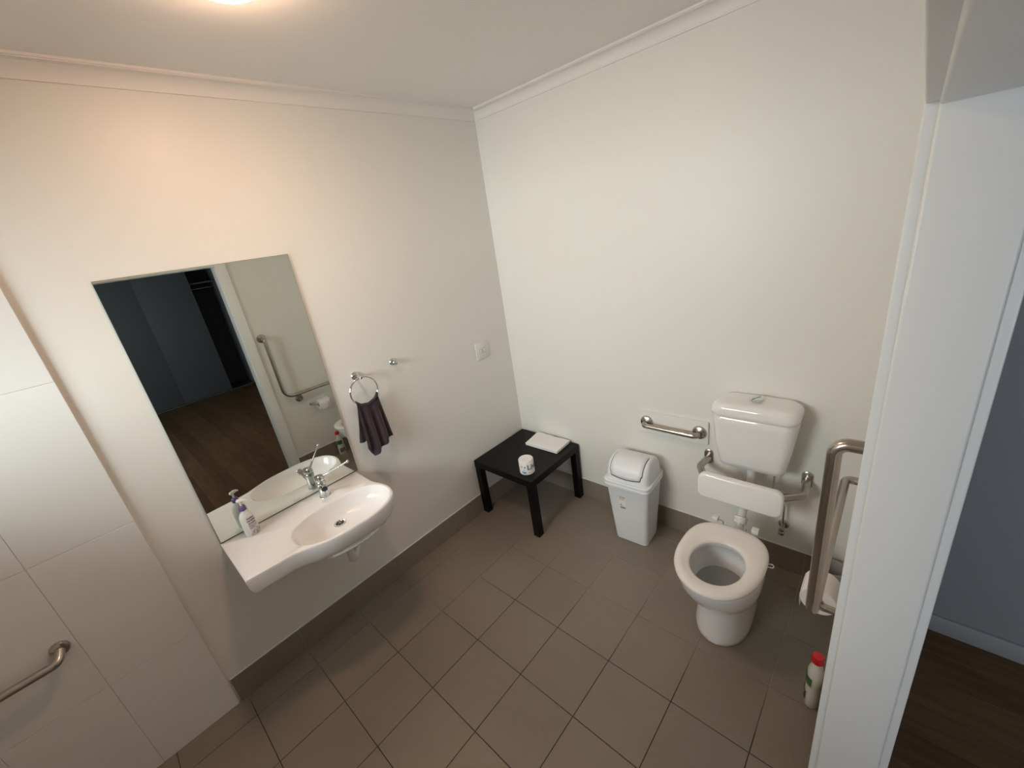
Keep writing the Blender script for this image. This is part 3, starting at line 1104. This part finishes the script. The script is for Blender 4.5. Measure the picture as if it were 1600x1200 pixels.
def flap(off, hx, t0, mat_, name, side=0.0):
    bm = bmesh.new()
    g, g2 = [], []
    n_ = 16
    for k in range(n_+1):
        t = t0+(1.0-t0)*k/n_
        y, z = lid_y(min(t, 0.9999))
        # normal estimate
        y2, z2 = lid_y(min(t+0.02, 1.0)); y1, z1 = lid_y(max(t-0.02, 0))
        tv = Vector((0, y2-y1, z2-z1))
        if tv.length < 1e-6:
            tv = Vector((0, 1, 0))
        tv.normalize()
        nv_ = Vector((0, -tv.z, tv.y))
        wx = hx*(0.90+0.10*min(1, (k/n_)*3)) if k < 3 else hx
        bow = [-1, -0.75, -0.4, 0, 0.4, 0.75, 1]
        g.append([bm.verts.new(Vector((1.060+wx*b_, y, z)) + nv_*off + Vector((0, -0.006*(1-abs(b_)**2) if k == 0 else 0, -0.010*(1-abs(b_)**2) if k == 0 else 0))) for b_ in bow])
    # back over the ridge
    for k in range(1, 7):
        y = lid_y(1.0)[0]+0.040*k/6
        z = 0.569-0.004*(k/6)**2
        g.append([bm.verts.new(Vector((1.060+hx*b_, y, z+off))) for b_ in bow])
    skin(bm, g, False)
    bm.transform(Matrix.Translation((1.06, -0.146, 0)) @ Matrix.Rotation(BR, 4, 'Z') @ Matrix.Translation((-1.06, 0.146, 0)))
    o = obj(name, bm, mat_, bn, True, 60)
    return o


flap(0.0012, 0.1045, 0.140, 'dark', 'flap_gap')
fo = flap(0.0030, 0.1010, 0.165, 'binp', 'swing_flap')
md = fo.modifiers.new('thickness', 'SOLIDIFY'); md.thickness = 0.0016; md.offset = 0
# printed sticker on the front
def bin_s(x, z, off):
    # x along the front face, z up
    if z < 0.2:
        t = z/0.2; hy = 0.090+0.014*t; cy_ = -0.178+0.010*t
    else:
        t = (z-0.2)/0.195; hy = 0.104+0.015*t; cy_ = -0.168+0.018*t
    t = z/0.395
    p = Vector((x, -hy-off-0.0004, 0))
    p = Matrix.Rotation(BR, 3, 'Z') @ p
    return Vector((1.078-0.016*t, cy_, z)) + p


def rect_s(bm, x0, x1, z0, z1, off):
    bm.faces.new([bm.verts.new(bin_s(a, b, off)) for a, b in ((x0, z0), (x1, z0), (x1, z1), (x0, z1))])
    return bm


st = obj('sticker', rect_s(bmesh.new(), -0.052, -0.008, 0.245, 0.335, 0.0004), 'sticker', bn, False, label='small printed price sticker')
obj('orange_band', rect_s(bmesh.new(), -0.047, -0.012, 0.322, 0.329, 0.0008), 'orange', st, False)
obj('dark_band', rect_s(bmesh.new(), -0.051, -0.009, 0.330, 0.334, 0.0008), 'card', st, False)
bm = bmesh.new()
for k in range(12):
    rect_s(bm, -0.045+k*0.0028, -0.045+k*0.0028+(0.0022 if k % 3 else 0.0014), 0.249, 0.263, 0.0008)
obj('barcode', bm, 'inkgrey', st, False)
for (x, z, ww) in ((-0.047, 0.318, 0.006), (-0.036, 0.313, 0.018), (-0.047, 0.308, 0.006), (-0.046, 0.275, 0.010), (-0.046, 0.270, 0.014)):
    obj('printed_line', rect_s(bmesh.new(), x, x+ww, z, z+0.0035, 0.0008), 'inkgrey', st, False)
obj('latch', B((1.022, -0.2795, 0.388), (1.030, -0.2705, 0.396), 0.001, 1), 'binp', rimo)

# ================================================================ TOILET
CX = 1.704
tl = thing('toilet', 'white close toilet pan with open ring seat on the floor', 'toilet', (CX, -0.45, 0))
tl['label'] = 'white ceramic toilet pan with ring seat and no lid'
bm = bmesh.new()
P = [  # z, hx, yf, yb, ym
    (0.0006, 0.116, -0.666, -0.20, -0.50), (0.006, 0.121, -0.672, -0.19, -0.50), (0.03, 0.121, -0.671, -0.19, -0.50), (0.10, 0.116, -0.660, -0.19, -0.49), (0.16, 0.113, -0.650, -0.19, -0.49),
    (0.200, 0.115, -0.652, -0.20, -0.50), (0.228, 0.128, -0.674, -0.22, -0.51), (0.255, 0.146, -0.708, -0.25, -0.53), (0.30, 0.163, -0.750, -0.28, -0.56), (0.36, 0.172, -0.784, -0.30, -0.58),
    (0.41, 0.174, -0.803, -0.32, -0.59), (0.435, 0.175, -0.812, -0.33, -0.59), (0.444, 0.171, -0.808, -0.335, -0.59)]
rgs = [egg(CX+(0.006 if z < 0.2 else 0.006*max(0, 1-(z-0.2)/0.1)), yf, yb, ym, hx, z, 2.1, 2.6, 56) for z, hx, yf, yb, ym in P]
for z, hx, yf, yb in ((0.444, 0.125, -0.765, -0.465), (0.436, 0.120, -0.760, -0.470), (0.415, 0.122, -0.762, -0.468), (0.40, 0.135, -0.775, -0.455), (0.36, 0.134, -0.77, -0.455), (0.31, 0.118, -0.735, -0.46), (0.26, 0.088, -0.68, -0.475), (0.225, 0.060, -0.63, -0.49), (0.19, 0.048, -0.60, -0.50), (0.17, 0.040, -0.59, -0.51)):
    rgs.append(egg(CX, yf, yb, (yf+yb)/2+0.0, hx, z, 2.1, 2.2, 56))
loft(bm, rgs)
obj('pan', bm, 'ceramic', tl, True, 50)
obj('water', loft(bmesh.new(), [egg(CX, -0.712, -0.467, -0.59, 0.1055, 0.2885, 2.1, 2.2, 40), egg(CX, -0.714, -0.466, -0.59, 0.1070, 0.2900, 2.1, 2.2, 40)]), 'water', tl)
# seat ring
bm = bmesh.new()
SZ = 0.4465
yf, yb, ym, hx = -0.832, -0.362, -0.585, 0.181
hyf, hyb, hym, hhx = -0.757, -0.492, -0.622, 0.109
rgs = []
for (s, z) in ((0.0, 0.0), (0.0, 0.0)):
    pass
O = lambda ins, z: egg(CX, yf+ins, yb-ins, ym, hx-ins, SZ+z, 2.1, 2.9, 64)
I = lambda ins, z: egg(CX, hyf-ins, hyb+ins, hym, hhx+ins, SZ+z, 2.1, 2.1, 64)
seq = [O(0.006, 0.0), O(0.001, 0.004), O(0.0, 0.012), O(0.004, 0.020), O(0.014, 0.0245), O(0.032, 0.026), I(0.030, 0.0235), I(0.010, 0.0195), I(0.002, 0.015), I(0.0, 0.008), I(0.003, 0.0)]
rings = [[bm.verts.new(p) for p in r_] for r_ in seq]
rings.append(rings[0])
skin(bm, rings)
so = obj('seat', bm, 'seat', tl, True, 60)
for sx in (-0.095, 0.085):
    hb = obj('hinge', B((CX+sx-0.014, -0.352, 0.4605), (CX+sx+0.014, -0.326, 0.485), 0.003), 'white', tl, rz_=0) if False else obj('hinge', B((CX+sx-0.015, -0.358, 0.455), (CX+sx+0.015, -0.328, 0.481), 0.003), 'white', tl)
    s2 = 1 if sx < 0 else -1
    obj('hinge_pin', tube(bmesh.new(), [(CX+sx+s2*0.012, -0.343, 0.467), (CX+sx+s2*0.036, -0.343, 0.465), (CX+sx+s2*0.040, -0.345, 0.446)], 0.0035, 10), 'chrome', hb)
bm = bmesh.new()
lp = [Vector((CX+0.178, -0.512, 0.455)), Vector((CX+0.192, -0.505, 0.455)), Vector((CX+0.200, -0.515, 0.455)), Vector((CX+0.197, -0.527, 0.455)), Vector((CX+0.178, -0.530, 0.455))]
tube(bm, fillet(lp, 0.006), 0.0016, 8)
obj('lift_loop', bm, 'white', so)
# flush pipe and rubber collar
fp = obj('flush_pipe', tube(bmesh.new(), fillet([(CX, -0.095, 0.676), (CX, -0.095, 0.56), (CX-0.004, -0.215, 0.47), (CX-0.002, -0.275, 0.40), (CX, -0.335, 0.385)], 0.05), 0.021, 20), 'white', tl)
obj('collar', lathe(bmesh.new(), [(0.0215, 0), (0.031, 0.002), (0.031, 0.010), (0.0285, 0.012), (0.0285, 0.020), (0.031, 0.022), (0.031, 0.034), (0.024, 0.037)], mtx=Vector((0.0, 0.60, 0.80)).to_track_quat('Z', 'Y').to_matrix().to_4x4(), loc=(CX-0.003, -0.262, 0.418)), 'white', fp)

# cistern
cs = thing('toilet_cistern', 'white ceramic cistern with push button on the wall behind the toilet', 'cistern', (CX, 0, 0.69))
cc = 1.706
rgs = []
for z, hx, d, r in ((0.674, 0.134, 0.148, 0.03), (0.679, 0.143, 0.158, 0.035), (0.705, 0.152, 0.165, 0.04), (0.82, 0.170, 0.180, 0.045), (0.93, 0.181, 0.190, 0.05), (0.966, 0.184, 0.192, 0.05), (0.9685, 0.181, 0.189, 0.05)):
    g = rrect(cc, -d/2-0.0005, hx, d/2, r, z, 8)
    # square the two wall-side corners
    g2 = []
    for p in g:
        if p.y > -d*0.5:
            p = Vector((p.x, p.y, p.z))
        g2.append(p)
    rgs.append(g2)
obj('tank', loft(bmesh.new(), rgs), 'ceramic', cs, True, 60)
rgs = []
for z, hx, d, r in ((0.9705, 0.184, 0.192, 0.052), (0.973, 0.189, 0.198, 0.056), (0.990, 0.190, 0.199, 0.056), (1.012, 0.186, 0.195, 0.056), (1.026, 0.176, 0.184, 0.055), (1.033, 0.160, 0.166, 0.05), (1.036, 0.135, 0.140, 0.045), (1.037, 0.06, 0.07, 0.03)):
    rgs.append(rrect(cc, -0.0985, hx, d/2-0.001, r, z, 8))
lid = obj('lid', loft(bmesh.new(), rgs), 'ceramic', cs, True, 60)
obj('flush_button', lathe(bmesh.new(), [(0.021, -0.004), (0.021, 0.008), (0.031, 0.011), (0.032, 0.015), (0.030, 0.0175), (0.001, 0.0185)], (cc-0.002, -0.104, 1.037), seg=36), 'chrome', cs)
bt = B((cc-0.003, -0.104-0.027, 1.0545), (cc-0.001, -0.104+0.027, 1.0562), 0.0, rz=0)
bt.transform(Matrix.Translation((cc-0.002, -0.104, 0)) @ Matrix.Rotation(-0.5, 4, 'Z') @ Matrix.Translation((-cc+0.002, 0.104, 0)))
obj('button_divider', bt, 'dark', cs)

# backrest
br = thing('back_support', 'white backrest board', 'back support', (1.69, 0, 0.61))
br['label'] = 'white backrest board on a bent steel rail in front of the cistern'
rail = fillet([(1.462, -0.004, 0.600), (1.452, -0.115, 0.600), (1.520, -0.232, 0.604), (1.840, -0.232, 0.604), (1.938, -0.140, 0.600), (1.930, -0.004, 0.600)], [0.045, 0.04, 0.04, 0.045])
obj('rail', tube(bmesh.new(), rail, 0.0185, 20), 'steel', br)
for fx in (1.462, 1.930):
    g0 = []
    for y, sc_ in ((-0.0005, 1.0), (-0.006, 1.0), (-0.009, 0.90), (-0.010, 0.6)):
        rr_ = []
        for p in rrect(0, 0, 0.024*sc_, 0.046*sc_, 0.0239*sc_, 0, 8):
            rr_.append(Vector((fx+p.x, y, 0.606+p.y)))
        g0.append(rr_)
    obj('wall_flange', loft(bmesh.new(), g0), 'steel', br)
bm = bmesh.new()
g0 = []
for y, ins in ((-0.2500, 0.006), (-0.2530, 0.001), (-0.2600, 0.0), (-0.2760, 0.0), (-0.2820, 0.003), (-0.2845, 0.009)):
    rr_ = []
    for p in rrect(0, 0, 0.192-ins, 0.067-ins, 0.036-ins*0.5, 0, 8):
        rr_.append(Vector((1.688+p.x, y+p.y*0.10+0.0, 0.600+p.y)))
    g0.append(rr_)
loft(bm, g0)
obj('board', bm, 'ceramic', br, True, 50)
obj('bracket', B((1.60, -0.2495, 0.59), (1.64, -0.246, 0.615), 0.001, 1), 'steel', br)
obj('bracket', B((1.74, -0.2495, 0.59), (1.78, -0.246, 0.615), 0.001, 1), 'steel', br)

# stop valve with riser
sv = thing('stop_valve', 'small chrome stop valve on the wall right of the toilet', 'valve', (1.852, 0, 0.29))
obj('wall_flange', lathe(bmesh.new(), [(0.026, 0), (0.026, 0.003), (0.021, 0.010), (0.012, 0.013)], (1.852, -0.0005, 0.296), '-Y'), 'steel', sv)
obj('valve_body', lathe(bmesh.new(), [(0.010, 0.010), (0.010, 0.045), (0.0125, 0.047), (0.0125, 0.062), (0.009, 0.064)], (1.852, 0, 0.296), '-Y'), 'steel', sv)
obj('handle', lathe(bmesh.new(), [(0.008, 0.0), (0.014, 0.003), (0.014, 0.018), (0.009, 0.022)], (1.852, -0.052, 0.262)), 'steel', sv)
obj('riser_pipe', tube(bmesh.new(), fillet([(1.852, -0.040, 0.300), (1.852, -0.040, 0.44), (1.800, -0.055, 0.53), (1.800, -0.060, 0.680)], 0.03), 0.0055, 12), 'chrome', sv)

# grab rail on its board between bin and cistern
gb = thing('wall_grab_rail', 'short horizontal steel grab rail on a white board above the bin', 'grab rail', (1.255, 0, 0.755))
obj('backing_board', B((1.050, -0.016, 0.683), (1.459, -0.0005, 0.823), 0.0015, 1), 'cornice', gb)
for fx in (1.100, 1.414):
    fo = obj('wall_flange', lathe(bmesh.new(), [(0.040, 0.0), (0.040, 0.004), (0.036, 0.012), (0.022, 0.018), (0.018, 0.019)], (fx, -0.0162, 0.755), '-Y', seg=36), 'steel', gb)
obj('bar', tube(bmesh.new(), fillet([(1.100, -0.030, 0.755), (1.100, -0.072, 0.755), (1.414, -0.072, 0.755), (1.414, -0.030, 0.755)], 0.030), 0.0158, 22), 'steel', gb)

# L-shaped grab rail on the door wall
lg = thing('angled_grab_rail', 'tall L-shaped steel grab rail on the wall beside the door', 'grab rail', (W, -1.05, 0.8))
BXX = W-0.072
pts = fillet([(W-0.012, -1.050, 1.392), (BXX, -1.050, 1.392), (BXX, -1.050, 0.802), (BXX, -0.235, 0.802), (W-0.012, -0.235, 0.802)], [0.040, 0.085, 0.040])
obj('bar', tube(bmesh.new(), pts, 0.0160, 24), 'steel', lg)
obj('wall_flange', lathe(bmesh.new(), [(0.040, 0), (0.040, 0.004), (0.036, 0.012), (0.020, 0.018)], (W-0.0005, -1.050, 1.392), '-X', seg=36), 'steel', lg)
obj('wall_flange', lathe(bmesh.new(), [(0.040, 0), (0.040, 0.004), (0.036, 0.012), (0.020, 0.018)], (W-0.0005, -0.235, 0.802), '-X', seg=36), 'steel', lg)
obj('wall_flange', lathe(bmesh.new(), [(0.037, 0), (0.037, 0.004), (0.033, 0.012), (0.018, 0.018)], (W-0.0005, -0.915, 0.738), '-X', seg=36), 'steel', lg)
obj('stem', tube(bmesh.new(), fillet([(W-0.014, -0.915, 0.738), (BXX+0.004, -0.915, 0.738), (BXX+0.004, -0.915, 0.795)], 0.025), 0.011, 16), 'steel', lg)

# shower grab rail
sg = thing('shower_grab_rail', 'steel grab rail on the white tiles at the left edge of the photo', 'grab rail', (0.0125, -2.63, 0.77))
obj('wall_flange', lathe(bmesh.new(), [(0.029, 0), (0.029, 0.004), (0.026, 0.011), (0.017, 0.016)], (0.0128, -2.628, 0.775), 'X', seg=36), 'steel', sg)
obj('wall_flange', lathe(bmesh.new(), [(0.029, 0), (0.029, 0.004), (0.026, 0.011), (0.017, 0.016)], (0.0128, -3.03, 0.748), 'X', seg=36), 'steel', sg)
obj('bar', tube(bmesh.new(), fillet([(0.026, -2.628, 0.775), (0.066, -2.640, 0.752), (0.070, -3.03, 0.748), (0.026, -3.03, 0.748)], [0.025, 0.035]), 0.0150, 22), 'steel', sg)

# toilet roll holder and roll on the door wall
RHY0, RHY1, RHX, RHZ = -0.785, -0.680, 2.082, 0.632
th = thing('roll_holder', 'chrome toilet roll holder on the wall under the L-shaped rail', 'toilet roll holder', (W, -0.82, 0.65))
obj('wall_plate', lathe(bmesh.new(), [(0.022, 0), (0.022, 0.004), (0.018, 0.009), (0.010, 0.011)], (W-0.0005, -0.822, 0.640), '-X'), 'chrome', th)
obj('arm', tube(bmesh.new(), fillet([(W-0.008, -0.822, 0.640), (RHX, -0.822, RHZ), (RHX, -0.660, RHZ)], 0.020), 0.0065, 14), 'chrome', th)
rr = thing('toilet_roll', 'white toilet roll on the chrome holder by the door frame', 'toilet roll', (RHX, -0.73, RHZ))
bm = bmesh.new()
seg = 48
rings = []
zc_ = RHZ-0.0115
for r_, y in ((0.020, RHY0), (0.052, RHY0), (0.0535, RHY0+0.002), (0.0535, RHY1-0.002), (0.052, RHY1), (0.020, RHY1)):
    rings.append([bm.verts.new((RHX+r_*math.cos(2*PI*k/seg), y, zc_+r_*math.sin(2*PI*k/seg))) for k in range(seg)])
rings.append(rings[0])
skin(bm, rings)
obj('roll_body', bm, 'paper', rr)
bm = bmesh.new()
rings = []
for r_, y in ((0.0195, RHY0+0.001), (0.0195, RHY1-0.001), (0.0183, RHY1-0.001), (0.0183, RHY0+0.001)):
    rings.append([bm.verts.new((RHX+r_*math.cos(2*PI*k/seg), y, zc_+r_*math.sin(2*PI*k/seg))) for k in range(seg)])
rings.append(rings[0])
skin(bm, rings)
obj('core', bm, 'card', rr)
bm = bmesh.new()
g = []
for k in range(9):
    a = PI-0.35+k*0.06
    g.append([bm.verts.new((RHX+0.0545*math.cos(a), y, zc_+0.0545*math.sin(a))) for y in (RHY0+0.003, RHY1-0.003)])
for k in range(1, 5):
    g.append([bm.verts.new((RHX-0.0545+0.001*k, y, zc_-0.012-0.010*k)) for y in (RHY0+0.003, RHY1-0.003)])
skin(bm, g, False)
o = obj('loose_sheet', bm, 'paper', rr)
md = o.modifiers.new('thickness', 'SOLIDIFY'); md.thickness = 0.0006

# cleaner bottle
KX, KY = 2.104, -0.694
cb = thing('cleaner_bottle', 'white cleaner bottle with red cap on the floor by the door frame', 'bottle', (KX, KY, 0))
rgs = []
for z, hx, hy in ((0.0006, 0.026, 0.036), (0.005, 0.029, 0.039), (0.05, 0.029, 0.040), (0.085, 0.028, 0.039), (0.105, 0.0245, 0.034), (0.120, 0.0265, 0.037), (0.15, 0.0275, 0.038), (0.185, 0.0265, 0.034), (0.205, 0.021, 0.025), (0.218, 0.015, 0.016), (0.224, 0.0135, 0.0135), (0.232, 0.013, 0.013)):
    rgs.append([Vector((KX+hx*math.cos(2*PI*k/32), KY+hy*math.sin(2*PI*k/32), z)) for k in range(32)])
obj('bottle_body', loft(bmesh.new(), rgs), 'bottle', cb)
obj('cap', lathe(bmesh.new(), [(0.020, 0), (0.0215, 0.002), (0.0205, 0.026), (0.018, 0.032), (0.001, 0.033)], (KX, KY, 0.2325)), 'red', cb, label='red cap')


def kb_s(u, v, off):
    t = min(1, max(0, (v-0.085)/0.02))
    hx = 0.0295; hy = 0.0405
    if 0.085 < v < 0.120:
        d = 0.0035*math.sin((v-0.085)/0.035*PI)
        hx -= d; hy -= d+0.001
    if v >= 0.12:
        hx = 0.0282; hy = 0.0385
    return Vector((KX+(hx+off)*math.cos(u), KY+(hy+off)*math.sin(u), v))


bm = bmesh.new()
for k in range(5):
    patch(bm, kb_s, PI-0.35, PI+1.35, 0.120+0.009*k, 0.129+0.009*k, 12, 0.0006)
lab = obj('green_label', bm, 'green', cb, False, label='green printed label')
bm = bmesh.new()
for k in range(3):
    patch(bm, kb_s, PI-0.55, PI+0.85, 0.030+0.016*k, 0.045+0.016*k, 10, 0.0006)
obj('dark_label', bm, 'ink', cb, False, label='dark printed label')
bm = bmesh.new()
patch(bm, kb_s, PI-0.5, PI+1.0, 0.018, 0.022, 10, 0.0007)
obj('yellow_stripe', bm, 'yellow', cb, False)
bm = bmesh.new()
patch(bm, kb_s, PI+0.55, PI+1.30, 0.118, 0.124, 6, 0.0008)
obj('yellow_stripe', bm, 'yellow', cb, False)
bm = bmesh.new()
random.seed(8)
for k in range(16):
    u = PI+random.uniform(-0.4, 0.6); z = random.choice((0.036, 0.046, 0.056, 0.064))
    patch(bm, kb_s, u, u+0.10, z, z+0.006, 1, 0.0009)
obj('lettering', bm, 'sticker', cb, False)

# small grey container in the far corner
pc = thing('grey_floor_pot', 'small open grey pot on the floor in the corner behind the roll', 'container', (2.088, -0.105, 0))
obj('pot_body', lathe(bmesh.new(), [(0.040, 0), (0.046, 0.003), (0.052, 0.17), (0.0545, 0.205), (0.052, 0.207), (0.050, 0.203), (0.044, 0.02), (0.001, 0.018)], (2.086, -0.105, 0.0006), seg=32), 'brushpot', pc)
obj('pot_rim', lathe(bmesh.new(), [(0.0545, 0.196), (0.057, 0.198), (0.057, 0.208), (0.053, 0.2095), (0.0515, 0.206)], (2.086, -0.105, 0.0006), seg=32, caps=False), 'brushpot', pc)
